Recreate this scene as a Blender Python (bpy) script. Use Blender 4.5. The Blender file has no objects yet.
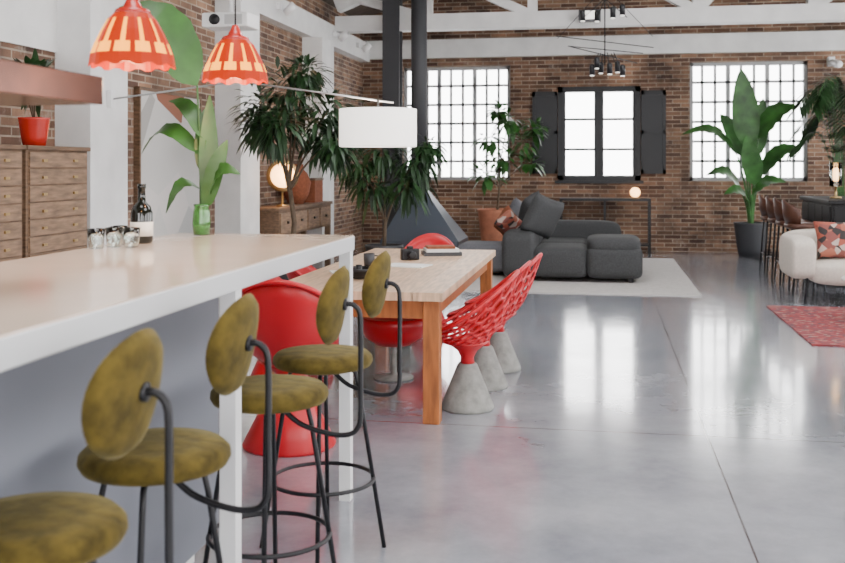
import bpy, bmesh, math, random
from mathutils import Vector, Matrix, Euler
random.seed(7)
D=bpy.data; C=bpy.context
pi=math.pi
# ------------------------------------------------------------------ materials
def newmat(name):
    m=D.materials.new(name); m.use_nodes=True
    nt=m.node_tree; b=nt.nodes['Principled BSDF']; return m,nt,b
def mat(name,col,rough=.5,metal=0,var=.0,scale=8,bump=0,emis=None,es=0,trans=0,coat=0,stretch=None,sheen=0,spec=None):
    m,nt,b=newmat(name)
    b.inputs['Base Color'].default_value=(*col,1)
    b.inputs['Roughness'].default_value=rough
    b.inputs['Metallic'].default_value=metal
    if spec is not None: b.inputs['Specular IOR Level'].default_value=spec
    if trans: b.inputs['Transmission Weight'].default_value=trans
    if coat: b.inputs['Coat Weight'].default_value=coat; b.inputs['Coat Roughness'].default_value=.08
    if sheen: b.inputs['Sheen Weight'].default_value=sheen; b.inputs['Sheen Roughness'].default_value=.4; b.inputs['Sheen Tint'].default_value=(.7,.6,.3,1)
    if emis: b.inputs['Emission Color'].default_value=(*emis,1); b.inputs['Emission Strength'].default_value=es
    if var or bump:
        tc=nt.nodes.new('ShaderNodeTexCoord'); n=nt.nodes.new('ShaderNodeTexNoise')
        n.inputs['Scale'].default_value=scale; n.inputs['Detail'].default_value=6
        if stretch:
            mp=nt.nodes.new('ShaderNodeMapping'); mp.inputs['Scale'].default_value=stretch
            nt.links.new(tc.outputs['Object'],mp.inputs[0]); nt.links.new(mp.outputs[0],n.inputs['Vector'])
        else: nt.links.new(tc.outputs['Object'],n.inputs['Vector'])
        if var:
            r=nt.nodes.new('ShaderNodeValToRGB')
            r.color_ramp.elements[0].position=.3; r.color_ramp.elements[1].position=.7
            r.color_ramp.elements[0].color=(*[max(0,c*(1-var)) for c in col],1)
            r.color_ramp.elements[1].color=(*[min(1,c*(1+var)) for c in col],1)
            nt.links.new(n.outputs['Fac'],r.inputs[0]); nt.links.new(r.outputs[0],b.inputs['Base Color'])
        if bump:
            bp=nt.nodes.new('ShaderNodeBump'); bp.inputs['Strength'].default_value=bump; bp.inputs['Distance'].default_value=.01
            nt.links.new(n.outputs['Fac'],bp.inputs['Height']); nt.links.new(bp.outputs[0],b.inputs['Normal'])
    return m
def brick(name,axis):
    m,nt,b=newmat(name); N=nt.nodes; L=nt.links
    tc=N.new('ShaderNodeTexCoord'); sp=N.new('ShaderNodeSeparateXYZ'); cb=N.new('ShaderNodeCombineXYZ')
    L.new(tc.outputs['Object'],sp.inputs[0]); L.new(sp.outputs[axis],cb.inputs[0]); L.new(sp.outputs['Z'],cb.inputs[1])
    br=N.new('ShaderNodeTexBrick'); L.new(cb.outputs[0],br.inputs['Vector'])
    br.inputs['Scale'].default_value=1; br.inputs['Brick Width'].default_value=.27; br.inputs['Row Height'].default_value=.07
    br.inputs['Mortar Size'].default_value=.009; br.inputs['Mortar Smooth'].default_value=.3; br.inputs['Bias'].default_value=-.1
    br.inputs['Color1'].default_value=(.095,.050,.036,1); br.inputs['Color2'].default_value=(.32,.185,.12,1); br.inputs['Mortar'].default_value=(.35,.28,.225,1)
    n=N.new('ShaderNodeTexNoise'); n.inputs['Scale'].default_value=1.3; n.inputs['Detail'].default_value=10; n.inputs['Roughness'].default_value=.7; L.new(tc.outputs['Object'],n.inputs['Vector'])
    r=N.new('ShaderNodeValToRGB'); r.color_ramp.elements[0].position=.35; r.color_ramp.elements[0].color=(.38,.38,.38,1)
    r.color_ramp.elements[1].position=.68; r.color_ramp.elements[1].color=(1.35,1.3,1.2,1); L.new(n.outputs['Fac'],r.inputs[0])
    mx=N.new('ShaderNodeMix'); mx.data_type='RGBA'; mx.blend_type='MULTIPLY'; mx.inputs[0].default_value=1
    L.new(br.outputs['Color'],mx.inputs[6]); L.new(r.outputs[0],mx.inputs[7])
    # patchy lime-wash remnants
    nw=N.new('ShaderNodeTexNoise'); nw.inputs['Scale'].default_value=2.4; nw.inputs['Detail'].default_value=12; nw.inputs['Roughness'].default_value=.8; L.new(tc.outputs['Object'],nw.inputs['Vector'])
    rw=N.new('ShaderNodeValToRGB'); rw.color_ramp.elements[0].position=.56; rw.color_ramp.elements[0].color=(0,0,0,1); rw.color_ramp.elements[1].position=.72; rw.color_ramp.elements[1].color=(.55,.55,.55,1); L.new(nw.outputs['Fac'],rw.inputs[0])
    m2=N.new('ShaderNodeMix'); m2.data_type='RGBA'; L.new(rw.outputs[0],m2.inputs[0]); L.new(mx.outputs[2],m2.inputs[6]); m2.inputs[7].default_value=(.46,.41,.36,1)
    L.new(m2.outputs[2],b.inputs['Base Color'])
    b.inputs['Roughness'].default_value=.9
    bp=N.new('ShaderNodeBump'); bp.inputs['Strength'].default_value=.7; bp.inputs['Distance'].default_value=.012; bp.invert=True
    L.new(br.outputs['Fac'],bp.inputs['Height']); L.new(bp.outputs[0],b.inputs['Normal'])
    return m
def floor_mat():
    m,nt,b=newmat('polished_concrete'); N=nt.nodes; L=nt.links
    tc=N.new('ShaderNodeTexCoord'); sp=N.new('ShaderNodeSeparateXYZ'); L.new(tc.outputs['Object'],sp.inputs[0])
    n=N.new('ShaderNodeTexNoise'); n.inputs['Scale'].default_value=1.1; n.inputs['Detail'].default_value=12; n.inputs['Roughness'].default_value=.72
    L.new(tc.outputs['Object'],n.inputs['Vector'])
    r=N.new('ShaderNodeValToRGB'); r.color_ramp.elements[0].position=.32; r.color_ramp.elements[0].color=(.185,.20,.24,1)
    r.color_ramp.elements[1].position=.70; r.color_ramp.elements[1].color=(.38,.395,.435,1); L.new(n.outputs['Fac'],r.inputs[0])
    def line(out,off,per):
        a=N.new('ShaderNodeMath'); a.operation='ADD'; a.inputs[1].default_value=-off+per*20; L.new(out,a.inputs[0])
        w=N.new('ShaderNodeMath'); w.operation='MODULO'; w.inputs[1].default_value=per; L.new(a.outputs[0],w.inputs[0])
        c=N.new('ShaderNodeMath'); c.operation='LESS_THAN'; c.inputs[1].default_value=.009; L.new(w.outputs[0],c.inputs[0]); return c
    a=line(sp.outputs['X'],.57,3.9); c=line(sp.outputs['Y'],5.6,5.8)
    mxm=N.new('ShaderNodeMath'); mxm.operation='MAXIMUM'; L.new(a.outputs[0],mxm.inputs[0]); L.new(c.outputs[0],mxm.inputs[1])
    mx=N.new('ShaderNodeMix'); mx.data_type='RGBA'; L.new(mxm.outputs[0],mx.inputs[0]); L.new(r.outputs[0],mx.inputs[6]); mx.inputs[7].default_value=(.05,.05,.06,1)
    L.new(mx.outputs[2],b.inputs['Base Color'])
    n2=N.new('ShaderNodeTexNoise'); n2.inputs['Scale'].default_value=4; n2.inputs['Detail'].default_value=8; L.new(tc.outputs['Object'],n2.inputs['Vector'])
    mr=N.new('ShaderNodeMapRange'); mr.inputs['From Min'].default_value=.3; mr.inputs['From Max'].default_value=.7; mr.inputs['To Min'].default_value=.11; mr.inputs['To Max'].default_value=.19; L.new(n2.outputs['Fac'],mr.inputs[0]); L.new(mr.outputs[0],b.inputs['Roughness'])
    n3=N.new('ShaderNodeTexNoise'); n3.inputs['Scale'].default_value=3.5; n3.inputs['Detail'].default_value=1; L.new(tc.outputs['Object'],n3.inputs['Vector'])
    bp=N.new('ShaderNodeBump'); bp.inputs['Strength'].default_value=.06; bp.inputs['Distance'].default_value=.02; L.new(n3.outputs['Fac'],bp.inputs['Height']); L.new(bp.outputs[0],b.inputs['Normal'])
    b.inputs['Specular IOR Level'].default_value=1.0; b.inputs['IOR'].default_value=1.6
    b.inputs['Coat Weight'].default_value=.7; b.inputs['Coat Roughness'].default_value=.09
    return m
def pattern(name,cols,scale,rough=.9):
    m,nt,b=newmat(name); N=nt.nodes; L=nt.links
    tc=N.new('ShaderNodeTexCoord'); v=N.new('ShaderNodeTexVoronoi'); v.inputs['Scale'].default_value=scale
    L.new(tc.outputs['Object'],v.inputs['Vector'])
    s=N.new('ShaderNodeSeparateColor'); L.new(v.outputs['Color'],s.inputs[0])
    r=N.new('ShaderNodeValToRGB'); r.color_ramp.interpolation='CONSTANT'
    while len(r.color_ramp.elements)<len(cols): r.color_ramp.elements.new(.5)
    for i,c in enumerate(cols): r.color_ramp.elements[i].position=i/len(cols); r.color_ramp.elements[i].color=(*c,1)
    L.new(s.outputs[0],r.inputs[0]); L.new(r.outputs[0],b.inputs['Base Color']); b.inputs['Roughness'].default_value=rough
    return m
M={}
M['brickX']=brick('brick_far','X'); M['brickY']=brick('brick_side','Y'); M['floor']=floor_mat()
M['white']=mat('white_plaster',(.68,.68,.67),.7,var=.1,scale=3)
M['roof']=mat('roof_boards',(.09,.065,.05),.8,var=.3,scale=3,stretch=(1,6,1))
M['wpaint']=mat('white_paint',(.75,.75,.75),.4)
M['winbar']=mat('window_bar_paint',(.36,.37,.38),.5)
M['black']=mat('black_metal',(.008,.008,.010),.4,metal=.3)
M['blackmat']=mat('black_cabinet_paint',(.010,.010,.011),.55,spec=.25)
M['darkwin']=mat('black_window_paint',(.008,.009,.012),.5)
M['counter']=mat('counter_top',(.74,.60,.49),.09,var=.04,scale=4)
M['rim']=mat('counter_rim',(.62,.63,.64),.3)
M['panel']=mat('grey_panel',(.16,.168,.20),.55,var=.04,scale=2)
M['velvet']=mat('olive_velvet',(.078,.055,.009),.85,var=.5,scale=20,bump=.3,sheen=.22,spec=.2)
M['red']=mat('red_lacquer',(.50,.003,.012),.35)
M['concrete']=mat('concrete_cone',(.23,.23,.215),.85,var=.25,scale=18,bump=.3)
M['ttop']=mat('pale_wood',(.56,.38,.25),.45,var=.28,scale=5,stretch=(8,1,1))
M['twood']=mat('orange_wood',(.33,.105,.025),.5,var=.35,scale=5,stretch=(6,6,1))
M['cab']=mat('weathered_wood',(.13,.075,.042),.6,var=.4,scale=6,stretch=(3,1,8))
M['cabd']=mat('drawer_wood',(.20,.122,.072),.55,var=.4,scale=7,stretch=(3,1,6))
M['brass']=mat('brass',(.4,.28,.13),.4,metal=.9)
M['steel']=mat('steel',(.5,.5,.5),.3,metal=.9)
M['sofa']=mat('sofa_grey',(.040,.042,.044),.95,var=.2,scale=60,bump=.2)
M['sofal']=mat('sofa_lightgrey',(.13,.135,.15),.95,var=.15,scale=60,bump=.2)
M['rust']=mat('rust_fabric',(.24,.075,.035),.9,var=.2,scale=30)
M['cream']=mat('cream_fabric',(.55,.50,.44),.95,var=.07,scale=40,bump=.2)
M['rug']=mat('grey_rug',(.46,.44,.42),1,var=.1,scale=20,bump=.5)
M['redrug']=pattern('persian_rug',[(.23,.018,.022),(.17,.03,.035),(.28,.06,.06),(.20,.02,.03),(.10,.04,.05),(.28,.14,.12)],26)
M['cushpat']=pattern('patterned_fabric',[(.30,.07,.045),(.42,.33,.29),(.03,.025,.025),(.34,.11,.07),(.2,.06,.05)],14)
M['leaf']=mat('leaf_green',(.03,.11,.02),.4,var=.5,scale=5)
M['leafd']=mat('leaf_dark',(.014,.045,.012),.45,var=.6,scale=4)
M['leafl']=mat('leaf_light',(.026,.095,.012),.42,var=.55,scale=5)
M['bark']=mat('bark',(.10,.07,.045),.9,var=.3,scale=15)
M['terra']=mat('terracotta',(.42,.16,.09),.8,var=.15,scale=10)
M['potdark']=mat('pot_dark',(.035,.037,.042),.6)
M['potred']=mat('pot_red',(.42,.02,.012),.25)
M['soil']=mat('soil',(.03,.02,.015),1)
M['leather']=mat('brown_leather',(.065,.022,.011),.45,var=.2,scale=10)
M['hood']=mat('stove_metal',(.07,.085,.11),.45,metal=.4)
M['copper']=mat('copper_metal',(.105,.030,.014),.18,metal=.85,var=.6,scale=2.5)
M['bottle']=mat('dark_glass',(.006,.008,.006),.08)
M['label']=mat('paper_label',(.75,.72,.65),.7)
M['glass']=mat('clear_glass',(.9,.95,.93),.05,trans=1)
M['gglass']=mat('green_glass',(.12,.4,.1),.08,trans=.6)
M['drum']=mat('lamp_fabric',(.85,.83,.8),.8,emis=(1,.95,.88),es=1.6)
M['warm']=mat('warm_bulb',(1,.7,.4),.5,emis=(1,.6,.2),es=22)
M['glow']=mat('shade_glow',(.3,.08,.005),.5,emis=(1,.34,.015),es=3.6,spec=.2)
M['shade']=mat('shade_red',(.10,.002,.0),.4,emis=(1,.06,.0),es=.8,spec=.15)
M['orb']=mat('orb_lamp',(1,.7,.4),.5,emis=(1,.5,.18),es=7)
M['paint']=pattern('abstract_art',[(.5,.49,.47),(.4,.4,.39),(.25,.1,.06),(.55,.52,.5),(.33,.32,.3)],1.6)
M['paper']=mat('paper',(.75,.75,.73),.7)
# ------------------------------------------------------------------ geometry helpers
def link(o,parent=None):
    C.scene.collection.objects.link(o)
    if parent: o.parent=parent
    return o
def empty(name,loc=(0,0,0),rz=0):
    e=D.objects.new(name,None); e.empty_display_size=.1; e.location=loc; e.rotation_euler=(0,0,rz); return link(e)
def mesh(name,V,F,m,parent=None,smooth=False,loc=None,rot=None,mats=None,mi=None):
    me=D.meshes.new(name); me.from_pydata([tuple(v) for v in V],[],F); me.update()
    for x in (mats or [m]): me.materials.append(M[x] if isinstance(x,str) else x)
    if mi:
        for p,i in zip(me.polygons,mi): p.material_index=i
    if smooth:
        for p in me.polygons: p.use_smooth=True
    o=D.objects.new(name,me)
    if loc: o.location=loc
    if rot: o.rotation_euler=rot
    return link(o,parent)
def boxdata(x0,x1,y0,y1,z0,z1):
    V=[(x,y,z) for z in (z0,z1) for y in (y0,y1) for x in (x0,x1)]
    F=[(0,2,3,1),(4,5,7,6),(0,1,5,4),(2,6,7,3),(0,4,6,2),(1,3,7,5)]
    return V,F
def box(name,x0,x1,y0,y1,z0,z1,m,parent=None,bev=0):
    V,F=boxdata(x0,x1,y0,y1,z0,z1); o=mesh(name,V,F,m,parent)
    if bev:
        b=o.modifiers.new('bev','BEVEL'); b.width=bev; b.segments=3; b.limit_method='NONE'
        for p in o.data.polygons: p.use_smooth=False
    return o
def boxes(name,lst,m,parent=None,**k):
    V=[];F=[]
    for b in lst:
        v,f=boxdata(*b); n=len(V); V+=v; F+=[tuple(i+n for i in q) for q in f]
    return mesh(name,V,F,m,parent,**k)
def lathe(name,prof,m,parent=None,loc=(0,0,0),seg=32,smooth=True,rot=None,scale=None):
    V=[];F=[]
    for r,z in prof:
        for i in range(seg):
            a=2*pi*i/seg; V.append((r*math.cos(a),r*math.sin(a),z))
    for k in range(len(prof)-1):
        for i in range(seg):
            j=(i+1)%seg; F.append((k*seg+i,k*seg+j,(k+1)*seg+j,(k+1)*seg+i))
    if prof[0][0]>1e-4: F.append(tuple(range(seg))[::-1])
    if prof[-1][0]>1e-4: F.append(tuple((len(prof)-1)*seg+i for i in range(seg)))
    o=mesh(name,V,F,m,parent,smooth,loc,rot)
    if scale: o.scale=scale
    return o
def openlathe(name,prof,m,parent=None,loc=(0,0,0),seg=32,th=.004):
    V=[];F=[]
    for r,z in prof:
        for i in range(seg):
            a=2*pi*i/seg; V.append((r*math.cos(a),r*math.sin(a),z))
    for k in range(len(prof)-1):
        for i in range(seg):
            j=(i+1)%seg; F.append((k*seg+i,k*seg+j,(k+1)*seg+j,(k+1)*seg+i))
    o=mesh(name,V,F,m,parent,True,loc); s=o.modifiers.new('s','SOLIDIFY'); s.thickness=th; return o
def catmull(pts,n=6,cyc=False):
    P=[Vector(p) for p in pts]; out=[]; N=len(P)
    rng=range(N if cyc else N-1)
    for i in rng:
        g=(lambda k:P[k%N]) if cyc else (lambda k:P[max(0,min(N-1,k))])
        a,b,c,d=g(i-1),g(i),g(i+1),g(i+2)
        for j in range(n):
            t=j/n; out.append(.5*((2*b)+(c-a)*t+(2*a-5*b+4*c-d)*t*t+(-a+3*b-3*c+d)*t**3))
    if not cyc: out.append(P[-1])
    return out
def tubedata(pts,r,cyc=False,seg=8,r1=None):
    pts=[Vector(p) for p in pts]; n=len(pts); V=[];F=[]
    up=None
    for i,p in enumerate(pts):
        if cyc: t=pts[(i+1)%n]-pts[i-1]
        else: t=pts[min(n-1,i+1)]-pts[max(0,i-1)]
        if t.length<1e-9: t=Vector((0,0,1))
        t.normalize()
        if up is None: up=Vector((0,0,1)) if abs(t.z)<.9 else Vector((1,0,0))
        s=t.cross(up).normalized(); u=s.cross(t).normalized(); up=u
        rr=r if r1 is None else r+(r1-r)*i/(n-1)
        for k in range(seg):
            a=2*pi*k/seg; V.append(p+(s*math.cos(a)+u*math.sin(a))*rr)
    for i in range(n if cyc else n-1):
        j=(i+1)%n
        for k in range(seg):
            l=(k+1)%seg; F.append((i*seg+k,j*seg+k,j*seg+l,i*seg+l))
    if not cyc: F.append(tuple(range(seg))); F.append(tuple((n-1)*seg+k for k in range(seg))[::-1])
    return V,F
def tube(name,pts,r,m,parent=None,cyc=False,smooth_path=False,seg=8,r1=None):
    if smooth_path: pts=catmull(pts,6,cyc)
    V,F=tubedata(pts,r,cyc,seg,r1); return mesh(name,V,F,m,parent,True)
def tubes(name,lst,m,parent=None,seg=6):
    V=[];F=[]
    for it in lst:
        pts,r=it[0],it[1]; r1=it[2] if len(it)>2 else None
        v,f=tubedata(pts,r,False,seg,r1); n=len(V); V+=v; F+=[tuple(i+n for i in q) for q in f]
    return mesh(name,V,F,m,parent,True)
def soft(name,size,loc,m,parent=None,rot=(0,0,0),e=.35,e2=None,n=28):
    e2=e if e2 is None else e2
    f=lambda w,ex:math.copysign(abs(w)**ex,w)
    V=[];F=[]
    for i in range(n+1):
        a=-pi/2+pi*i/n
        for j in range(2*n):
            b=-pi+pi*j/n
            V.append((size[0]/2*f(math.cos(a),e2)*f(math.cos(b),e),size[1]/2*f(math.cos(a),e2)*f(math.sin(b),e),size[2]/2*f(math.sin(a),e2)))
    for i in range(n):
        for j in range(2*n):
            k=(j+1)%(2*n); F.append((i*2*n+j,i*2*n+k,(i+1)*2*n+k,(i+1)*2*n+j))
    return mesh(name,V,F,m,parent,True,loc,rot)
def pillow(name,w,h,t,loc,m,parent=None,rot=(0,0,0),n=14):
    V=[];F=[]
    for s in (1,-1):
        for i in range(n+1):
            for j in range(n+1):
                x=-1+2*i/n; z=-1+2*j/n
                k=max(0,(1-x**4)*(1-z**4))**.5
                pin=1-.07*(1-abs(z))*(abs(x)**3); pinz=1-.07*(1-abs(x))*(abs(z)**3)
                V.append((x*w/2*pin,s*t/2*k,z*h/2*pinz))
    o=(n+1)**2
    for s in (0,1):
        for i in range(n):
            for j in range(n):
                q=(s*o+i*(n+1)+j,s*o+(i+1)*(n+1)+j,s*o+(i+1)*(n+1)+j+1,s*o+i*(n+1)+j+1)
                F.append(q if s==0 else q[::-1])
    ob=mesh(name,V,F,m,parent,True,loc,rot)
    bm=bmesh.new(); bm.from_mesh(ob.data); bmesh.ops.remove_doubles(bm,verts=bm.verts,dist=1e-4); bm.to_mesh(ob.data); bm.free()
    return ob
def leaf(V,F,base,d,L,W,droop=.3,segs=7,fold=.25,shape=.75,wav=0):
    base=Vector(base); d=Vector(d).normalized(); up=Vector((0,0,1))
    s=d.cross(up)
    if s.length<.05: s=Vector((1,0,0))
    s.normalize(); n0=len(V)
    for i in range(segs+1):
        t=i/segs
        p=base+d*L*t+Vector((0,0,-1))*droop*L*t*t
        w=W*.5*max(.0,math.sin(pi*min(1,max(0,t))**shape))**.8 if 0<t<1 else .002
        tg=(d-Vector((0,0,2*droop*t))).normalized(); nn=s.cross(tg)
        if nn.z<0 and abs(tg.z)<.9: nn=-nn
        z=nn*fold*w; wv=wav*w*math.sin(i*2.4)
        V+= [p-s*w+z+nn*wv,p,p+s*w+z-nn*wv]
    for i in range(segs):
        a=n0+3*i; F+= [(a,a+1,a+4,a+3),(a+1,a+2,a+5,a+4)]
def broadleaf(V,F,base,tip,width,face,bow=.12,segs=14,fold=.2,wav=.1,shape=.7):
    """leaf blade from base to tip whose flat side faces the direction 'face'"""
    base=Vector(base);tip=Vector(tip);ax=tip-base;L=ax.length;ax.normalize()
    f=Vector(face); f=(f-ax*f.dot(ax)).normalized(); s=ax.cross(f).normalized(); n0=len(V)
    for i in range(segs+1):
        t=i/segs; p=base+ax*L*t+Vector((0,0,1))*bow*L*math.sin(pi*t)+f*bow*.5*L*math.sin(pi*t)
        w=width*.5*max(0,math.sin(pi*t**shape))**.7 if 0<t<1 else .002
        wv=wav*w*math.sin(i*2.1)
        V+= [p-s*w+f*(fold*w+wv),p,p+s*w+f*(fold*w-wv)]
    for i in range(segs):
        a=n0+3*i; F+= [(a,a+1,a+4,a+3),(a+1,a+2,a+5,a+4)]
def foliage(name,centers,n,L,W,m,parent,zbias=-.2,droop=.4):
    V=[];F=[]
    for c,rad in centers:
        for _ in range(n):
            v=Vector((random.gauss(0,1),random.gauss(0,1),random.gauss(0,1))).normalized()
            rr=random.random()**.5
            p=Vector(c)+Vector((v.x*rad[0],v.y*rad[1],v.z*rad[2]))*rr
            d=v+Vector((0,0,zbias))+Vector((random.uniform(-.4,.4),random.uniform(-.4,.4),random.uniform(-.3,.3)))
            leaf(V,F,p,d,L*random.uniform(.7,1.2),W*random.uniform(.8,1.2),droop,segs=4)
    return mesh(name,V,F,m,parent,True)
def potted(name,loc,potr,poth,potmat):
    e=empty(name,loc)
    lathe('pot',[(potr*.68,0),(potr*.8,poth*.3),(potr*.97,poth*.93),(potr,poth),(potr*.88,poth),(potr*.85,poth*.9),(0,poth*.9)],potmat,e)
    return e
# ------------------------------------------------------------------ room
XL,XR,YF,YB=-4.2,7.0,17.5,-3.0
EZ=4.0; RX=1.4; RZ=6.2
def zr(x): return EZ+(x-XL)*(RZ-EZ)/(RX-XL) if x<RX else RZ-(x-RX)*(RZ-EZ)/(XR-RX)
box('floor',XL-.25,XR+.25,YB-.25,YF+.25,-.1,0,'floor')
def cells(us,zs,holes):
    out=[]
    for i in range(len(us)-1):
        for j in range(len(zs)-1):
            cu=(us[i]+us[i+1])/2; cz=(zs[j]+zs[j+1])/2
            if not any(h[0]<cu<h[1] and h[2]<cz<h[3] for h in holes): out.append((us[i],us[i+1],zs[j],zs[j+1]))
    return out
WL=(-3.46,-1.55,1.2,3.21); WC=(-.72,.68,1.2,2.82); WR=(1.5,3.41,1.2,3.21)
def gable(name,y0,y1,holes,zs):
    us=sorted({XL-.2,XR+.2,*[h[0] for h in holes],*[h[1] for h in holes]})
    V=[];F=[]
    for a,b,c,d in cells(us,zs,holes):
        v,f=boxdata(a,b,y0,y1,c,d); n=len(V); V+=v; F+=[tuple(i+n for i in q) for q in f]
    n=len(V); V+=[(XL-.2,y0,EZ),(XR+.2,y0,EZ),(RX,y0,RZ+.05),(XL-.2,y1,EZ),(XR+.2,y1,EZ),(RX,y1,RZ+.05)]
    F+=[(n,n+1,n+2),(n+3,n+5,n+4),(n,n+2,n+5,n+3),(n+1,n+4,n+5,n+2)]
    mesh(name,V,F,'brickX')
gable('wall_far',YF,YF+.3,[WL,WC,WR],[0,1.2,2.82,3.21,EZ])
gable('wall_back',YB-.25,YB,[(-3.4,-.6,.9,3.3),(.2,3.0,.9,3.3),(3.8,6.4,.9,3.3)],[0,.9,3.3,EZ])  # unseen wall added behind the camera to cut the fill light
box('wall_left',XL-.25,XL,YB,YF,0,EZ,'brickY')
hr=[(-1.5,2,.9,3.4),(3.4,6.9,.9,3.4),(8.3,11.8,.9,3.4),(13,16.5,.9,3.4)]
us=sorted({YB,YF,*[h[0] for h in hr],*[h[1] for h in hr]})
boxes('wall_right',[(XR,XR+.25,a,b,c,d) for a,b,c,d in cells(us,[0,.9,3.4,EZ],hr)],'brickY')
def roof(name,x0,z0,x1,z1,holes):
    V=[];F=[]
    def P(s,y,o): return (x0+(x1-x0)*s,y,z0+(z1-z0)*s+o)
    ss=[0,.45,.8,1]; ys=sorted({YB-.25,YF+.25,*[h[0] for h in holes],*[h[1] for h in holes]})
    for i in range(3):
        for j in range(len(ys)-1):
            cy=(ys[j]+ys[j+1])/2
            if i==1 and any(h[0]<cy<h[1] for h in holes): continue
            n=len(V); a,b,c,d=ss[i],ss[i+1],ys[j],ys[j+1]
            V+= [P(a,c,0),P(b,c,0),P(b,d,0),P(a,d,0),P(a,c,.12),P(b,c,.12),P(b,d,.12),P(a,d,.12)]
            F+= [(n,n+3,n+2,n+1),(n+4,n+5,n+6,n+7),(n,n+1,n+5,n+4),(n+2,n+3,n+7,n+6),(n,n+4,n+7,n+3),(n+1,n+2,n+6,n+5)]
    return mesh(name,V,F,'roof')
added_skylights=[(1.0,4.0),(8.0,11.0)]  # unseen roof openings, added to let daylight into the room
roof('ceiling',XL-.25,EZ,RX,RZ,added_skylights); roof('ceiling',XR+.25,EZ,RX,RZ,added_skylights)
box('trim_1',XL,XR,YF-.12,YF,3.36,3.68,'white')
box('trim_2',XL,XL+.16,YB,YF-.12,3.30,3.62,'white')
k=3
for y in (.6,3.9,7.2,10.5,13.8):
    box('trim_%d'%k,XL,-3.9,y,y+.62,0,3.3,'white'); k+=1
box('trim_%d'%k,XL,XL+.02,-3,7.2,2.35,3.3,'white')
tr=empty('roof_truss',(0,0,0))
box('bottom_chord',XL+.16,XR,15.0,15.25,3.53,3.77,'white',tr)
V=[];F=[]
def beam(p,q,w,t,V,F):
    p=Vector(p);q=Vector(q);d=(q-p).normalized();s=Vector((0,1,0));u=d.cross(s).normalized();n=len(V)
    for a in (p,q):
        for x,y in ((-1,-1),(1,-1),(1,1),(-1,1)): V.append(a+s*x*w/2+u*y*t/2)
    F+= [(n,n+1,n+2,n+3),(n+7,n+6,n+5,n+4)]+[(n+i,n+4+i,n+4+(i+1)%4,n+(i+1)%4) for i in range(4)]
beam((XL+.16,15.12,zr(XL+.16)-.12),(RX,15.12,RZ-.12),.2,.2,V,F); beam((XR,15.12,EZ-.12),(RX,15.12,RZ-.12),.2,.2,V,F)
for x in (-2.6,-1.0,RX,3.0,4.6): beam((x,15.12,3.7),(x,15.12,zr(x)-.15),.16,.14,V,F)
beam((-1.0,15.12,3.72),(-2.6,15.12,zr(-2.6)-.15),.15,.13,V,F); beam((RX,15.12,3.72),(-1,15.12,zr(-1)-.15),.15,.13,V,F)
beam((RX,15.12,3.72),(3.0,15.12,zr(3)-.15),.15,.13,V,F); beam((3.0,15.12,3.72),(4.6,15.12,zr(4.6)-.15),.15,.13,V,F); beam((-2.6,15.12,3.72),(-3.7,15.12,zr(-3.7)-.15),.15,.13,V,F)
mesh('web_members',V,F,'white',tr)
def window(name,w,nx,nz,m,fr=.05,bar=.022,thick=()):
    x0,x1,z0,z1=w; y=YF+.12; L=[(x0,x1,y-.04,y+.04,z0,z0+fr),(x0,x1,y-.04,y+.04,z1-fr,z1),(x0,x0+fr,y-.04,y+.04,z0,z1),(x1-fr,x1,y-.04,y+.04,z0,z1)]
    for i in range(1,nx):
        x=x0+(x1-x0)*i/nx; b=bar*(1.7 if i in thick else 1); L.append((x-b/2,x+b/2,y-.02,y+.02,z0,z1))
    for j in range(1,nz):
        z=z0+(z1-z0)*j/nz; L.append((x0,x1,y-.02,y+.02,z-bar/2,z+bar/2))
    return boxes(name,L,m)
window('window_1',WL,9,6,'winbar',.06,.042,(3,6)); window('window_3',WR,9,6,'winbar',.06,.042,(3,6))
we=empty('window_2')
x0,x1,z0,z1=WC; y=YF-.03
boxes('frame',[(x0,x1,y,y+.16,z0,z0+.09),(x0,x1,y,y+.16,z1-.09,z1),(x0,x0+.09,y,y+.16,z0,z1),(x1-.09,x1,y,y+.16,z0,z1),(-.06,.02,y+.02,y+.14,z0,z1)],'darkwin',we)
boxes('sash_bars',[(x0,x1,y+.05,y+.1,z0+.52,z0+.56),(x0,x1,y+.05,y+.1,z0+1.04,z0+1.08),(x0+.09,x0+.13,y+.03,y+.12,z0,z1),(x1-.13,x1-.09,y+.03,y+.12,z0,z1),(-.1,-.06,y+.03,y+.12,z0,z1),(.02,.06,y+.03,y+.12,z0,z1)],'darkwin',we)
box('sill',x0-.05,x1+.05,YF-.08,YF+.1,z0-.05,z0,'darkwin',we)
def shutter(xa,xb):
    e=empty('window_shutter'); box('panel',xa,xb,YF-.05,YF-.02,1.32,2.74,'darkwin',e)
    boxes('stiles',[(xa,xa+.05,YF-.07,YF-.05,1.32,2.74),(xb-.05,xb,YF-.07,YF-.05,1.32,2.74),(xa,xb,YF-.07,YF-.05,1.32,1.4),(xa,xb,YF-.07,YF-.05,2.66,2.74),(xa,xb,YF-.07,YF-.05,2.0,2.06)],'darkwin',e)
    box('hinge_side',xa,xb,YF-.02,YF+.0,1.34,2.72,'darkwin',e)
shutter(-1.16,-.73); shutter(.69,1.10)
ce=empty('steel_column',(-3.13,15.0,0))
boxes('i_section',[(-.13,.13,-.13,-.10,0,4.3),(-.13,.13,.10,.13,0,4.3),(-.02,.02,-.1,.1,0,4.3)],'potdark',ce); box('base_plate',-.2,.2,-.2,.2,0,.02,'potdark',ce)
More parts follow.
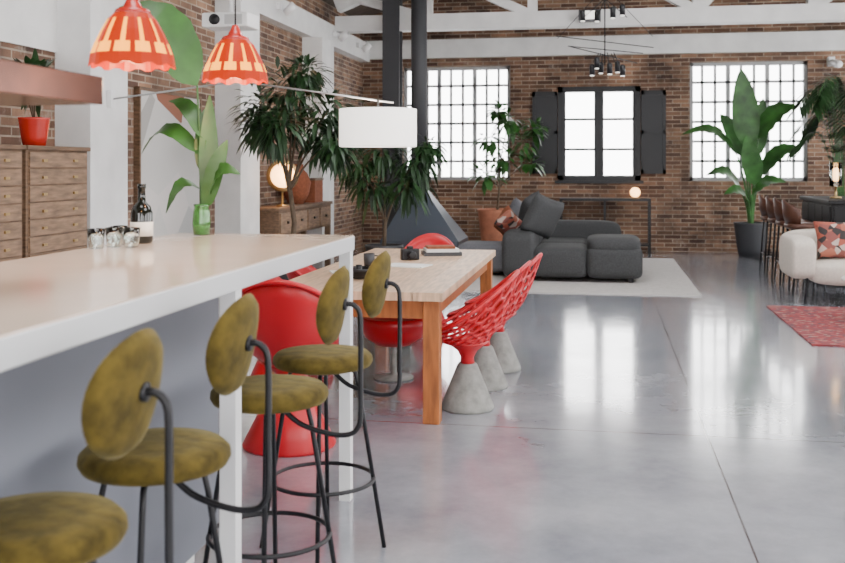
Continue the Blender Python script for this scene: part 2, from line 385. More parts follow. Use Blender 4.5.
# ------------------------------------------------------------------ kitchen island
isl=empty('kitchen_island')
box('counter_slab',-1.89,-1.07,.55,4.31,1.093,1.155,'rim',isl,.004)
box('counter_surface',-1.887,-1.073,.553,4.307,1.155,1.16,'counter',isl)
for i,y in enumerate((.65,2.876,4.27)):
    box('leg_r%d'%i,-1.125,-1.075,y-.025,y+.025,0,1.093,'wpaint',isl)
box('leg_l',-1.88,-1.83,4.245,4.295,0,1.093,'wpaint',isl)
box('cabinet_body',-1.86,-1.42,.6,3.55,.1,1.093,'panel',isl)
boxes('panel_front',[(-1.42,-1.405,.6+i*1.475,.6+i*1.475+1.473,.1,1.093) for i in range(2)],'panel',isl)
box('plinth',-1.82,-1.48,.65,3.5,0,.1,'wpaint',isl)
def bar_stool(x,y,rz=0):
    e=empty('bar_stool',(x,y,0),rz)
    lathe('seat',[(0,.695),(.16,.695),(.183,.702),(.192,.718),(.19,.735),(.175,.75),(.12,.757),(0,.759)],'velvet',e,seg=48)
    V=[];F=[];n=32;R=8
    for s in (1,-1):
        for i in range(R+1):
            q=i/R; h=math.sqrt(max(0,1-q**5))*.024
            for j in range(n):
                a=2*pi*j/n; yy=.148*q*math.cos(a); zz=.130*q*math.sin(a)
                V.append((s*h-1.1*yy*yy+.02,yy,zz))
    o2=(R+1)*n
    for s in (0,1):
        for i in range(R):
            for j in range(n):
                k=(j+1)%n; q=(s*o2+i*n+j,s*o2+i*n+k,s*o2+(i+1)*n+k,s*o2+(i+1)*n+j); F.append(q if s else q[::-1])
    ob=mesh('backrest',V,F,'velvet',e,True,(.205,0,1.02),(0,.17,0))
    bm=bmesh.new(); bm.from_mesh(ob.data); bmesh.ops.remove_doubles(bm,verts=bm.verts,dist=1e-4); bm.to_mesh(ob.data); bm.free()
    lathe('bracket',[(.0,0),(.02,0),(.02,.01),(0,.01)],'black',e,(.247,0,1.02),16,rot=(0,pi/2,0))
    tube('back_tube',[(.25,0,1.02),(.275,0,1.02),(.297,0,1.0),(.303,0,.95),(.303,0,.8),(.303,0,.67),(.295,0,.625),(.265,0,.60),(.20,0,.60),(.1,0,.63),(.03,0,.69)],.0085,'black',e,smooth_path=True,seg=10)
    L=[]
    for a in (12,102,192,282):
        a=math.radians(a); c,s=math.cos(a),math.sin(a)
        L.append(([(.0,0,.685),(.10*c,.10*s,.688),(.125*c,.125*s,.672),(.135*c,.135*s,.63),(.236*c,.236*s,0)],.0085))
    tubes('legs',L,'black',e,8)
    r=.197
    tube('footrest_ring',[(r*math.cos(2*pi*i/40),r*math.sin(2*pi*i/40),.265) for i in range(40)],.008,'black',e,cyc=True)
bar_stool(-1.14,1.86,-.02); bar_stool(-1.125,2.41,0); bar_stool(-1.063,3.13,.03); bar_stool(-1.05,3.72,-.02)
# ------------------------------------------------------------------ dining table
te=empty('dining_table')
tx0,tx1,ty0,ty1=-1.92,-.87,5.55,8.45
for i in range(6):
    w=(tx1-tx0)/6; box('plank_%d'%i,tx0+i*w+.0015,tx0+(i+1)*w-.0015,ty0,ty1,.70,.75,'ttop',te,.003)
box('apron_r',tx1-.09,tx1-.06,ty0+.12,ty1-.12,.595,.70,'twood',te); box('apron_l',tx0+.06,tx0+.09,ty0+.12,ty1-.12,.595,.70,'twood',te)
box('apron_n',tx0+.12,tx1-.12,ty0+.05,ty0+.08,.595,.70,'twood',te); box('apron_f',tx0+.12,tx1-.12,ty1-.08,ty1-.05,.595,.70,'twood',te)
for i,(x,y) in enumerate(((tx0+.03,ty0+.03),(tx1-.12,ty0+.03),(tx0+.03,ty1-.12),(tx1-.12,ty1-.12))):
    box('leg_%d'%i,x,x+.095,y,y+.095,0,.70,'twood',te,.006)
be=empty('book_stack',(-1.25,7.9,.75),.3); box('book_a',-.15,.15,-.11,.11,0,.03,'potdark',be); box('book_b',-.13,.13,-.1,.1,.03,.055,'paper',be); box('book_c',-.12,.1,-.09,.08,.055,.075,'rust',be)
pe=empty('magazine',(-1.62,6.5,.75),.4); box('cover',-.15,.15,-.11,.11,0,.008,'paper',pe)
pe=empty('magazine',(-1.35,7.0,.75),-.2); box('cover',-.15,.15,-.11,.11,0,.008,'paper',pe)
de=empty('candle_bowl',(-1.50,6.15,.75)); openlathe('bowl',[(.03,.003),(.07,.01),(.1,.05),(.11,.07)],'black',de); lathe('candle',[(.02,.008),(.02,.09),(0,.09)],'black',de); tube('handle',[(.1,0,.06),(.14,0,.08),(.17,0,.05)],.008,'black',de)
cm=empty('coffee_mug',(-1.62,6.95,.75)); openlathe('cup',[(.0,.003),(.035,.003),(.04,.05),(.04,.09)],'potdark',cm,th=.004); tube('handle',[(.04,0,.075),(.065,0,.07),(.068,0,.04),(.04,0,.025)],.005,'potdark',cm,smooth_path=True)
fc=empty('film_camera',(-1.42,7.45,.75),.5); box('body',-.07,.07,-.025,.025,0,.085,'black',fc,.008); lathe('lens',[(0,0),(.03,0),(.03,.05),(.025,.055),(0,.05)],'black',fc,(0,-.025,.04),rot=(pi/2,0,0)); box('prism',-.022,.022,-.02,.02,.083,.105,'black',fc,.005)
# ------------------------------------------------------------------ red chairs
def shell_pt(w,a):
    ca=math.cos(a); b=(1+ca)/2
    rim=.47+.36*b**1.5
    r=(.235+.02*b)*min(1,w**.75)
    z=.385+(rim-.385)*(w**2.3)
    x=r*ca+.05*b*w*w; y=r*1.05*math.sin(a)
    return Vector((x,y,z))
def shell_chair(x,y,rz,solid=False):
    e=empty('shell_chair',(x,y,0),rz)
    if solid: lathe('cone_base',[(0,0),(.20,0),(.205,.01),(.14,.15),(.09,.29),(.08,.31),(0,.31)],'red',e)
    else: lathe('cone_base',[(0,0),(.158,0),(.163,.012),(.155,.03),(.062,.262),(.052,.275),(0,.275)],'concrete',e)
    lathe('neck',[(.045,.26),(.04,.31),(.06,.35),(.11,.388),(.13,.405),(0,.405)],'red',e)
    n=16;R=7;w0=.28;V=[];F=[]
    if solid:
        for i in range(13):
            for k in range(40): V.append(shell_pt(max(.02,i/12),2*pi*k/40))
        for i in range(12):
            for k in range(40): l=(k+1)%40; F.append((i*40+k,i*40+l,(i+1)*40+l,(i+1)*40+k))
        o=mesh('shell',V,F,'red',e,True); s=o.modifiers.new('s','SOLIDIFY'); s.thickness=.014
    else:
        for i in range(R+1):
            for k in range(2*n):
                dl=0 if i in(0,R) else .22*(-1 if (k-i)%2 else 1)
                w=w0+(1-w0)*(i+dl)/R
                V.append(shell_pt(w,2*pi*k/(2*n)))
        for i in range(R):
            o=i%2
            for j in range(n):
                k=[(2*j+o+q)%(2*n) for q in range(3)]
                F.append((i*2*n+k[0],i*2*n+k[1],i*2*n+k[2],(i+1)*2*n+k[2],(i+1)*2*n+k[1],(i+1)*2*n+k[0]))
        o=mesh('shell',V,F,'red',e,False); wf=o.modifiers.new('w','WIREFRAME'); wf.thickness=.024; wf.use_even_offset=False
        sb=o.modifiers.new('s','SUBSURF'); sb.levels=1; sb.render_levels=1
        for p in o.data.polygons: p.use_smooth=True
        V=[];F=[]
        for i in range(5):
            for k in range(30): V.append(shell_pt(max(.02,.42*i/4),2*pi*k/30))
        for i in range(4):
            for k in range(30): l=(k+1)%30; F.append((i*30+k,i*30+l,(i+1)*30+l,(i+1)*30+k))
        o=mesh('seat_pan',V,F,'red',e,True); s=o.modifiers.new('s','SOLIDIFY'); s.thickness=.012
    tube('rim',[shell_pt(1,2*pi*k/48) for k in range(48)],.013,'red',e,cyc=True)
    return e
shell_chair(-.79,6.00,.05); shell_chair(-.76,6.60,-.05); shell_chair(-.72,7.18,.0)
shell_chair(-1.61,5.06,-1.45,True).scale=(1.2,1.2,1.08)
shell_chair(-2.16,6.55,pi-.1,True); shell_chair(-2.16,7.5,pi+.1,True); shell_chair(-1.52,8.78,pi/2,True)
rs=empty('red_stool',(-1.40,6.75,0))
lathe('pedestal',[(0,0),(.13,0),(.14,.012),(.05,.022),(.02,.04),(.02,.25),(0,.25)],'concrete',rs)
lathe('seat',[(0,.22),(.12,.235),(.2,.29),(.235,.38),(.24,.43),(.2,.42),(.1,.39),(0,.385)],'red',rs)
# ------------------------------------------------------------------ pendants over island
def pendant(x,y,zb):
    e=empty('pendant_lamp',(x,y,zb))
    V=[];F=[];mi=[];n=24
    prof=[(.127,.0),(.121,.03),(.109,.062),(.092,.10),(.072,.137),(.056,.155)]
    for i,(r,z) in enumerate(prof):
        for k in range(n*2):
            rr=r*(1+(.02 if k%4<2 else -.01)*(1 if i<5 else 0)); a=2*pi*k/(2*n); V.append((rr*math.cos(a),rr*math.sin(a),z-(.008 if (i==0 and k%4<2) else 0)))
    for i in range(5):
        for k in range(2*n):
            l=(k+1)%(2*n); F.append((i*2*n+k,i*2*n+l,(i+1)*2*n+l,(i+1)*2*n+k)); mi.append(1 if (k%4 in(0,1,2) and i==1) or (k%4==1 and i in(2,3)) else 0)
    o=mesh('shade',V,F,None,e,False,mats=['shade','glow'],mi=mi); s=o.modifiers.new('s','SOLIDIFY'); s.thickness=.003
    lathe('cap',[(.058,.15),(.05,.168),(.03,.175),(.018,.2),(.012,.215),(0,.215)],'potred',e)
    lathe('bulb',[(0,.02),(.02,.025),(.032,.05),(.025,.085),(.012,.11),(0,.11)],'warm',e)
    tube('cord',[(0,0,.21),(0,0,zr(x)-zb)],.003,'black',e)
    l=D.lights.new('bulb_light','POINT'); l.energy=11; l.color=(1,.6,.3); l.shadow_soft_size=.03
    lo=D.objects.new('bulb_light',l); lo.location=(0,0,-.02); link(lo,e)
pendant(-1.405,2.85,1.775); pendant(-1.40,3.71,1.80)
he=empty('hanging_copper_shelf'); box('copper_body',-1.6,-1.3,.9,2.467,1.63,1.704,'copper',he,.003)
tubes('hangers',[([(x,y,1.7),(x,y,zr(x)+.02)],.004) for x in(-1.56,-1.34) for y in (1.0,2.0)],'black',he)
ae=empty('drum_arm_lamp',(0,0,0))
openlathe('drum_shade',[(.275,1.60),(.278,1.61),(.278,1.865),(.275,1.87)],'drum',ae,(-1.567,7.0,0),48,.004)
lathe('diffuser',[(0,1.615),(.27,1.615),(.27,1.62),(0,1.62)],'drum',ae,(-1.567,7.0,0),48)
tubes('arm',[([(-3.88,7.5,2.0),(-2.85,7.62,2.14),(-1.45,6.97,1.915)],.008),([(-1.567,7.0,1.94),(-1.567,7.0,1.62)],.008),([(-1.845,7.0,1.85),(-1.29,7.0,1.85)],.005),([(-1.567,6.73,1.85),(-1.567,7.27,1.85)],.005)],'steel',ae)
box('wall_bracket',-3.9,-3.86,7.46,7.54,1.93,2.07,'wpaint',ae)
l=D.lights.new('drum_light','POINT'); l.energy=14; l.color=(1,.85,.7); l.shadow_soft_size=.1; lo=D.objects.new('drum_light',l); lo.location=(-1.567,7,1.74); link(lo,ae)
# ------------------------------------------------------------------ island objects
lathe('wine_bottle',[(0,0),(.04,0),(.043,.01),(.043,.12),(.035,.145),(.016,.165),(.014,.215),(.017,.218),(.017,.235),(0,.235)],'bottle',None,(-1.79,3.71,1.16))
bt=D.objects['wine_bottle']; openlathe('label',[(.0445,.03),(.0445,.085)],'label',bt,th=.0005)
for y,x in ((3.42,-1.83),(3.5,-1.80),(3.6,-1.83),(3.5,-1.73)):
    openlathe('drinking_glass',[(.0,.003),(.026,.003),(.03,.04),(.032,.075)],'glass',None,(x,y,1.16),24,.0015)
ve=empty('banana_leaf_vase',(-1.73,4.17,1.16))
openlathe('vase',[(0,.004),(.035,.004),(.04,.05),(.036,.10),(.03,.125),(.036,.135)],'gglass',ve,th=.004)
lathe('water',[(0,.008),(.033,.008),(.036,.05),(.033,.09),(0,.09)],'gglass',ve)
V=[];F=[];S=[]
def vleaf(bx,bz,tx,tz,w,dy,bow,face=(.35,-1,.25)):
    b=(bx,0,bz); S.append((catmull([(0,0,.02),(bx*.3,0,.13+(bz-.13)*.4),b],5),.006,.004))
    broadleaf(V,F,b,(tx,dy,tz),w,face,bow)
vleaf(-.02,.66,-.34,1.00,.23,-.1,.16,(.5,-1,.5))
vleaf(.02,.42,-.20,.60,.08,.1,.15,(.2,-1,1))
vleaf(.03,.16,.03,.62,.085,.02,.02)
vleaf(.04,.18,.20,.27,.09,-.05,.25,(0,-1,1))
vleaf(.0,.20,-.13,.10,.08,-.08,.3,(-.2,-1,1))
vleaf(-.01,.36,-.34,.36,.09,.12,.22,(0,-.8,1))
vleaf(.02,.12,.12,.42,.08,.0,.1)
vleaf(.0,.28,-.02,.56,.07,.08,.05)
mesh('leaves',V,F,'leafl',ve,True); tubes('stems',S,'leafl',ve)
# ------------------------------------------------------------------ drawer cabinets
def cabinet(y0,y1):
    e=empty('drawer_cabinet'); x0,x1=-4.18,-3.72; zt=1.60
    box('carcass',x0,x1,y0,y1,.06,zt-.03,'cab',e); box('top',x0,x1+.025,y0-.01,y1+.01,zt-.03,zt,'cab',e,.004)
    box('plinth',x0+.02,x1-.02,y0+.02,y1-.02,0,.06,'cab',e)
    n=13;h=(zt-.03-.09)/n
    boxes('drawer_fronts',[(x1,x1+.014,y0+.03,y1-.03,.08+i*h+.008,.08+(i+1)*h-.004) for i in range(n)],'cabd',e)
    boxes('handles',[(x1+.014,x1+.026,y-.025,y+.025,.08+i*h+.045,.08+i*h+.062) for i in range(n) for y in (y0+.2,y1-.2)],'brass',e)
cabinet(5.2,5.98); cabinet(6.02,6.82)
def smallplant(name,loc,pm,n,L,W,r=.09,h=.15,lm='leaf'):
    e=potted(name,loc,r,h,pm); foliage('leaves',[((0,0,h+.26),(.09,.09,.10))],n,L,W,lm,e,zbias=.4,droop=.2)
    tubes('stems',[([(0,0,h*.8),(random.uniform(-.08,.08),random.uniform(-.08,.08),h+.25)],.005) for _ in range(6)],'bark',e)
smallplant('potted_houseplant',(-3.92,6.45,1.602),'potred',60,.18,.05,.11,.2,'leafd')
smallplant('potted_fern',(-3.92,5.75,1.602),'wpaint',60,.14,.04,.09,.12)
pe=empty('abstract_painting'); box('canvas',-4.19,-4.155,8.57,9.96,.6,2.16,'paint',pe)
boxes('frame',[(-4.2,-4.14,8.54,8.57,.57,2.19),(-4.2,-4.14,9.96,9.99,.57,2.19),(-4.2,-4.14,8.57,9.96,.57,.6),(-4.2,-4.14,8.57,9.96,2.16,2.19)],'cab',pe)
pj=empty('ceiling_projector',(-3.02,7.9,2.60)); box('body',-.2,.2,-.14,.14,0,.12,'wpaint',pj,.015); lathe('lens',[(0,0),(.04,0),(.045,.03),(0,.03)],'black',pj,(-.08,-.14,.06),rot=(pi/2,0,0)); tube('pole',[(0,0,.12),(0,0,zr(-3.02)-2.60)],.018,'wpaint',pj)
box('vent',0,.15,-.145,-.139,.02,.1,'steel',pj)
# ------------------------------------------------------------------ sideboard
se=empty('sideboard'); x0,x1,y0,y1=-4.18,-3.74,11.3,13.7
box('top',x0,x1+.02,y0,y1,.92,.96,'cab',se,.005); box('body',x0+.02,x1,y0+.04,y1-.04,.62,.92,'cab',se)
boxes('drawers',[(x1,x1+.015,y0+.07+i*.57,y0+.07+i*.57+.53,.65,.89) for i in range(4)],'cabd',se)
boxes('knobs',[(x1+.015,x1+.035,y0+.32+i*.57,y0+.36+i*.57,.76,.79) for i in range(4)],'black',se)
for i,(x,y) in enumerate(((x0+.02,y0+.04),(x1-.07,y0+.04),(x0+.02,y1-.11),(x1-.07,y1-.11))): box('leg_%d'%i,x,x+.07,y,y+.07,0,.62,'cab',se)
box('shelf',x0+.02,x1,y0+.05,y1-.05,.2,.23,'cab',se)
le=empty('brass_disc_lamp',(-3.86,11.85,.96)); lathe('base',[(0,0),(.08,0),(.08,.015),(.012,.025),(.012,.2),(0,.2)],'brass',le)
lathe('disc',[(0,0),(.1,0),(.18,.015),(.2,.03),(.18,.045),(0,.05)],'brass',le,(0,0,.38),rot=(pi/2,0,.4)); lathe('bulb',[(0,0),(.15,.0),(.15,.02),(0,.02)],'orb',le,(.02,-.05,.38),rot=(pi/2,0,.4))
l=D.lights.new('l','POINT'); l.energy=12; l.color=(1,.6,.3); l.shadow_soft_size=.1; lo=D.objects.new('disc_light',l); lo.location=(.2,-.2,.4); link(lo,le)
ce=empty('clay_urn',(-3.95,12.7,.96)); lathe('body',[(0,0),(.1,0),(.17,.12),(.2,.28),(.15,.4),(.09,.46),(.1,.52),(.0,.52)],'rust',ce)
ce=empty('wooden_box',(-3.95,13.3,.96)); box('body',-.14,.14,-.2,.2,0,.3,'rust',ce); box('lid',-.15,.15,-.21,.21,.3,.33,'cab',ce)
# ------------------------------------------------------------------ plants left
t1=potted('potted_fig_tree',(-3.04,9.6,0),.24,.42,'potdark')
br=[([(0,0,.38),(.03,.02,.9),(-.02,0,1.3)],.03,.022)]
cs=[]
for dx,dy,z,rx,rz in ((-.32,.1,2.05,.26,.26),(.0,0,2.2,.32,.26),(.38,.0,2.0,.28,.3),(-.08,-.2,1.88,.30,.26),(.28,.2,1.78,.28,.26),(-.32,.1,1.85,.22,.18),(.48,-.1,1.70,.18,.22),(.12,.1,2.4,.2,.12)):
    cs.append(((dx,dy,z),(rx,rx,rz))); br.append((catmull([(-.02,0,1.2),(dx*.4,dy*.4,1.3+(z-1.3)*.5),(dx,dy,z)],4),.014,.006))
tubes('branches',br,'bark',t1); foliage('leaves',cs,125,.18,.045,'leafd',t1,zbias=-.2,droop=.4)
t2=potted('potted_ficus',(-2.72,12.5,0),.25,.45,'potdark')
br=[([(0,0,.4),(.02,0,.8)],.03,.02)];cs=[]
for dx,dy,z,rx,rz in ((-.35,0,1.5,.25,.25),(0,0,1.65,.3,.2),(.4,0,1.5,.28,.22),(-.15,0,1.2,.28,.25),(.3,0,1.2,.28,.2),(.55,.1,1.7,.15,.12)):
    cs.append(((dx,dy,z),(rx,rx,rz))); br.append((catmull([(.02,0,.7),(dx*.4,dy*.4,.8+(z-.8)*.5),(dx,dy,z)],4),.012,.005))
tubes('branches',br,'bark',t2); foliage('leaves',cs,90,.2,.05,'leafd',t2,zbias=-.4,droop=.5)
t3=potted('potted_fiddle_tree',(-1.66,16.3,0),.32,.75,'terra')
br=[([(0,0,.6),(.05,0,1.2)],.025,.018)];cs=[]
for dx,z,rx,rz in ((-.15,1.3,.22,.15),(.1,1.6,.22,.18),(-.1,1.9,.22,.18),(.4,1.85,.2,.2),(.2,2.2,.22,.16),(.6,2.05,.15,.15),(.05,2.35,.12,.1),(.55,1.5,.12,.1)):
    cs.append(((dx,0,z),(rx,rx*.8,rz))); br.append((catmull([(.05,0,1.1),(dx*.4,0,1.1+(z-1.1)*.5),(dx,0,z)],4),.01,.005))
tubes('branches',br,'bark',t3); foliage('leaves',cs,34,.19,.085,'leaf',t3,zbias=-.1,droop=.3)
t4=potted('potted_banana_plant',(2.38,16.7,0),.27,.55,'potdark')
lathe('soil',[(0,.50),(.22,.50),(.22,.51),(0,.51)],'soil',t4)
V=[];F=[];S=[]
def bleaf(b,t,w,bow,face=(-.1,-1,.4)):
    b=Vector(b);t=Vector(t); S.append((catmull([(b.x*.1,b.y*.1,.45),(b.x*.4,b.y*.4,.45+(b.z-.45)*.55),tuple(b)],5),.022,.012))
    broadleaf(V,F,b,t,w,face,bow)
bleaf((-.05,-.1,1.75),(-.18,-.2,3.0),.42,.02); bleaf((-.2,0,1.6),(-1.1,-.2,1.95),.28,.18,(-.2,-.7,1)); bleaf((.1,-.1,1.9),(.68,-.2,2.4),.36,.15,(.2,-.8,1))
bleaf((.15,0,1.3),(.75,-.1,1.75),.30,.15,(.2,-.8,1)); bleaf((-.15,.1,1.1),(-.7,0,1.3),.26,.2,(0,-.8,1)); bleaf((.0,-.1,1.0),(.5,-.25,1.2),.26,.15,(0,-.8,1))
bleaf((-.1,.1,1.6),(-.45,.2,2.3),.28,.1); bleaf((.05,-.1,1.15),(-.1,-.25,1.95),.32,.05); bleaf((.1,.1,1.6),(.22,.2,2.55),.28,.05); bleaf((-.05,-.1,.9),(-.45,-.25,1.0),.24,.2,(0,-.8,1))
mesh('leaves',V,F,'leaf',t4,True); tubes('stems',S,'leaf',t4)
random.seed(21)
t5=potted('potted_kentia_palm',(3.45,15.15,0),.26,.5,'potdark')
V=[];F=[];S=[]
for i in range(26):
    a=2*pi*i/26+random.uniform(-.15,.15); out=random.uniform(.35,.78); top=random.uniform(1.7,2.75)
    pts=catmull([(0,0,.45),(.1*math.cos(a),.1*math.sin(a),1.1),(out*.5*math.cos(a),out*.5*math.sin(a),top),(out*math.cos(a),out*math.sin(a),top-.2)],8)
    S.append((pts,.009,.004))
    for j in range(10,len(pts)-1):
        p=pts[j]; tg=(pts[j+1]-pts[j-1]).normalized(); sd=tg.cross(Vector((0,0,1))).normalized()
        for s in (1,-1): leaf(V,F,p,sd*s+tg*.7,.34*(1-.5*abs(j-18)/12),.055,.45,segs=3,fold=0)
mesh('fronds',V,F,'leafd',t5,True); tubes('stems',S,'leaf',t5)
# ------------------------------------------------------------------ fireplace
fe=empty('suspended_fireplace',(-2.44,14.3,0))
V=[(-.62,-.5,.32),(.5,-.5,.32),(.5,.5,.32),(-.62,.5,.32),(-.62,-.5,.40),(.5,-.5,.40),(.5,.5,.40),(-.62,.5,.40),(-.27,-.12,1.1),(-.03,-.12,1.1),(-.03,.12,1.1),(-.27,.12,1.1)]
F=[(3,2,1,0)]+[(i,(i+1)%4,4+(i+1)%4,4+i) for i in range(4)]+[(4+i,4+(i+1)%4,8+(i+1)%4,8+i) for i in range(4)]+[(8,9,10,11)]
mesh('hood',V,F,'hood',fe); lathe('flue',[(.115,1.08),(.115,zr(-2.6)-.0),(0,zr(-2.6)-.0)],'potdark',fe,(-.15,0,0)); box('hearth',-.55,.45,-.42,.42,0,.12,'potdark',fe,.02); box('fire_tray',-.35,.25,-.25,.25,.12,.2,'black',fe); boxes('posts',[(x,x+.03,y,y+.03,.1,.34) for x in (-.5,.4) for y in (-.4,.37)],'black',fe)
box('area_rug',-1.7,1.12,11.55,16.0,0.0,.015,'rug')
box('persian_rug',1.70,4.3,8.55,10.85,0,.012,'redrug')
# ------------------------------------------------------------------ sofa
so=empty('modular_sofa',(0,0,.015))
def blk(n,x0,x1,y0,y1,z0,z1,m='sofa',e=.22): soft(n,(x1-x0,y1-y0,z1-z0),((x0+x1)/2,(y0+y1)/2,(z0+z1)/2),m,so,e=e,e2=e*1.5)
blk('seat_a',-.83,-.15,12.5,13.5,.04,.43); blk('seat_b',-.17,.52,12.48,13.5,.04,.45)
blk('seat_c',-.83,-.15,13.48,14.5,.04,.43); blk('seat_d',-.17,.52,13.48,14.5,.04,.45)
blk('back_a',-1.22,-.80,12.5,13.5,.04,.62,'sofa'); blk('back_b',-1.22,-.80,13.48,14.5,.04,.62,'sofa')
blk('back_far',-1.22,.3,14.4,14.8,.04,.66)
blk('top_pad_b',-.17,.5,12.5,13.45,.36,.56,'sofa',.35)
blk('lower_side',-1.86,-1.2,13.0,13.74,.04,.42,'sofal')
boxes('feet',[(x,x+.06,y,y+.06,0,.08) for x in (-1.1,.35) for y in (12.65,14.2)],'black',so)
pillow('cushion_dark',.62,.52,.2,(-.72,12.85,.80),'sofa',so,(.35,.25,1.0))
pillow('cushion_grey',.55,.5,.18,(-.95,13.6,.82),'sofa',so,(.3,-.2,1.3))
pillow('cushion_rust',.45,.36,.16,(-1.25,13.7,.66),'rust',so,(.4,.5,1.2))
pillow('cushion_cream',.42,.36,.15,(-1.15,14.1,.78),'sofal',so,(.3,.3,1.2))
pillow('cushion_rust2',.36,.28,.14,(-1.18,13.1,.70),'cushpat',so,(.7,.5,1.1))
ce=empty('console_table'); x0,x1,y0,y1=-.67,.83,16.95,17.35
L=[(x0,x1,y0,y1,.87,.91),(x0,x1,y0,y1,.12,.15)]
for x in (x0,x1-.035,.06):
    for y in (y0,y1-.035): L.append((x,x+.035,y,y+.035,0,.88))
boxes('frame',L,'black',ce)
oe=empty('globe_table_lamp',(.58,17.15,.91)); lathe('base',[(0,0),(.05,0),(.05,.02),(0,.02)],'black',oe); lathe('globe',[(0,.02)]+[(.085*math.sin(pi*i/12),.1-.085*math.cos(pi*i/12)) for i in range(1,12)]+[(0,.185)],'orb',oe)
# ------------------------------------------------------------------ bar + leather stools
ce=empty('bar_cabinet'); box('body',2.72,3.5,12.6,14.3,.08,1.0,'blackmat',ce); box('top',2.68,3.54,12.56,14.34,1.0,1.05,'blackmat',ce,.008); box('plinth',2.78,3.45,12.66,14.25,0,.08,'blackmat',ce)
boxes('door_fronts',[(2.705,2.72,12.64+i*.42,12.64+i*.42+.40,.12,.97) for i in range(4)]+[(2.75+i*.37,2.75+i*.37+.35,12.585,12.6,.12,.97) for i in range(2)],'blackmat',ce)
ll=empty('candle_table_lamp',(2.92,13.3,1.05)); lathe('base',[(0,0),(.07,0),(.07,.02),(.015,.03),(.015,.14),(.08,.15),(0,.15)],'brass',ll); openlathe('cylinder_shade',[(.075,.15),(.075,.45)],'glass',ll,th=.004); lathe('candle',[(0,.15),(.035,.15),(.035,.36),(0,.38)],'orb',ll)
def leather_stool(x,y):
    e=empty('leather_bar_stool',(x,y,0))
    soft('seat',(.42,.44,.09),(0,0,.74),'leather',e,e=.5,e2=.6)
    V=[];F=[];n=16
    for i in range(n+1):
        a=-1.25+2.5*i/n
        for r,z in ((.20,.74),(.235,.88),(.245,1.05),(.225,1.07),(.21,.9),(.185,.76)): 
            z2=z if z<.8 else .8+(z-.8)*(1-.45*abs(a)/1.25)
            V.append((-r*math.cos(a),r*math.sin(a),z2))
    for i in range(n):
        for k in range(6): F.append((i*6+k,(i+1)*6+k,(i+1)*6+(k+1)%6,i*6+(k+1)%6))
    F+=[tuple(range(6)),tuple(n*6+k for k in range(6))[::-1]]
    mesh('back',V,F,'leather',e,True)
    tubes('legs',[([(sx*.15,sy*.15,.72),(sx*.2,sy*.2,0)],.014) for sx in(1,-1) for sy in (1,-1)]+[([(-.18,-.18,.25),(.18,-.18,.25)],.009),([(-.18,.18,.25),(.18,.18,.25)],.009),([(-.18,-.18,.25),(-.18,.18,.25)],.009),([(.18,-.18,.25),(.18,.18,.25)],.009)],'black',e)
for y in (12.6,13.2,13.8,14.4): leather_stool(2.40,y)
# ------------------------------------------------------------------ white sofa right
ws=empty('white_sofa',(0,0,.0))
def wb(n,x0,x1,y0,y1,z0,z1,e=.25,m='cream'): soft(n,(x1-x0,y1-y0,z1-z0),((x0+x1)/2,(y0+y1)/2,(z0+z1)/2),m,ws,e=e,e2=e*1.5)
wb('arm_l',1.98,2.24,11.0,11.85,.26,.70); wb('seat',2.18,4.0,10.95,11.8,.2,.46); wb('back',2.0,4.15,11.62,11.9,.28,.76); wb('arm_r',3.95,4.2,11.0,11.85,.26,.70)
tubes('legs',[([(x,y,.28),(x+dx,y,0)],.013) for x,dx in ((2.15,-.03),(4.05,.03)) for y in (11.08,11.75)],'black',ws)
pillow('patterned_cushion',.62,.42,.18,(2.6,11.42,.66),'cushpat',ws,(-.35,0,.1)); pillow('patterned_cushion_b',.6,.42,.18,(3.15,11.42,.66),'cushpat',ws,(-.35,0,-.1))
ct=empty('coffee_table',(2.66,9.9,.0135)); lathe('top',[(0,.37),(.42,.37),(.43,.385),(.42,.40),(0,.40)],'wpaint',ct,seg=48); tubes('legs',[([(.25*math.cos(a),.25*math.sin(a),.37),(.33*math.cos(a),.33*math.sin(a),.003)],.015) for a in (.5,2.07,3.64,5.2)],'wpaint',ct)
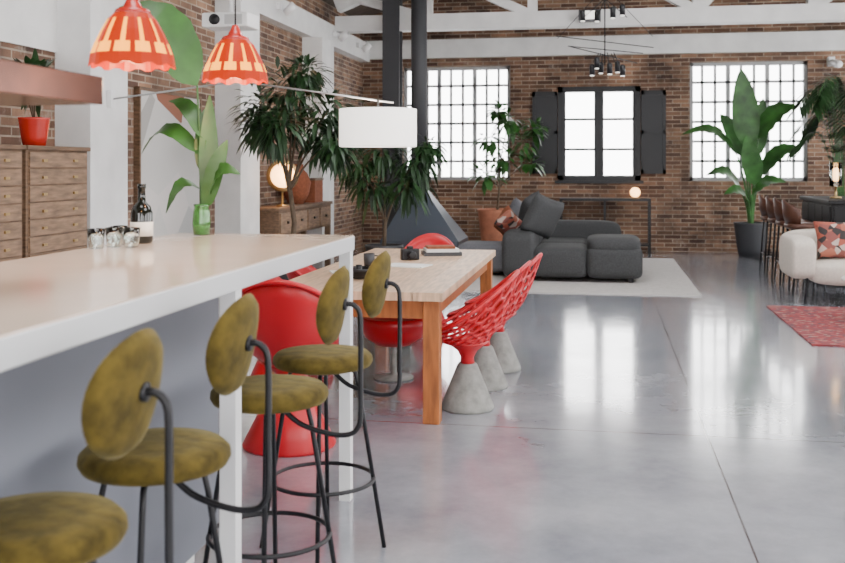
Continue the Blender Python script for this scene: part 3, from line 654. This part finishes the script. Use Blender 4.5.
# ------------------------------------------------------------------ chandelier
ch=empty('spider_chandelier',(.06,13.0,0))
T=[([(0,0,2.75),(0,0,zr(.06))],.009)]
for a,l,z in ((.15,.62,3.02),(-.35,.5,2.92),(.7,.55,2.85)):
    T.append(([(-l*math.cos(a),-l*math.sin(a),z+.1),(l*math.cos(a),l*math.sin(a),z-.05)],.006))
for x in (-.6,.6): T.append(([(x,0,3.1),(0,0,3.75)],.004))
for x,y in ((-.28,0),(-.1,.2),(.1,-.2),(.28,0)): T.append(([(x,y,3.35),(0,0,3.6)],.006))
sp=[(-.28,0,3.32),(-.1,.2,3.34),(.1,-.2,3.32),(.22,0,3.38)]; sq=[(-.16,0,2.62),(-.05,.15,2.66),(.06,-.15,2.62),(.16,.05,2.66),(.22,-.1,2.6),(-.1,-.1,2.7)]
for x,y,z in sq: T.append(([(x,y,z+.05),(x*.5,y*.5,2.9)],.006))
tubes('rods',T,'black',ch)
for i,(x,y,z) in enumerate(sp+sq):
    lathe('spot_%d'%i,[(0,0),(.035,0),(.035,.12),(.02,.14),(0,.14)],'black',ch,(x,y,z)); lathe('lens_%d'%i,[(0,-.012),(.026,-.01),(.028,0),(0,0)],'drum',ch,(x,y,z))
fl=empty('floodlight',(-.15,14.9,3.58)); box('housing',-.16,.16,-.1,.1,0,.16,'potdark',fl,.01); box('glass',-.13,.13,-.105,-.1,.02,.14,'drum',fl)
sc=empty('security_camera',(3.75,17.35,3.05)); box('mount',-.05,.05,.0,.15,.05,.2,'wpaint',sc); lathe('body',[(0,0),(.06,0),(.06,.2),(.05,.22),(0,.22)],'wpaint',sc,(0,0,.1),rot=(1.8,0,.4))
for y in (12.2,14.9,16.4):
    e=empty('wall_spotlight',(-4.04,y,3.45)); box('mount',0,.05,-.04,.04,0,.08,'wpaint',e); lathe('head',[(0,0),(.05,0),(.055,.16),(0,.16)],'wpaint',e,(.1,0,-.05),rot=(0,.9,0))
# ------------------------------------------------------------------ light
w=D.worlds.new('World'); C.scene.world=w; w.use_nodes=True
bg=w.node_tree.nodes['Background']; bg.inputs[0].default_value=(.985,.975,.98,1); bg.inputs[1].default_value=11.5
# ------------------------------------------------------------------ camera
cam=D.cameras.new('camera'); co=D.objects.new('camera',cam); link(co)
co.location=(0,0,1.47); co.rotation_euler=(pi/2,0,math.radians(10.07)); cam.sensor_width=36; cam.lens=42.6
cam.shift_y=-.1379; cam.dof.use_dof=True; cam.dof.focus_distance=6.2; cam.dof.aperture_fstop=4.0
C.scene.camera=co
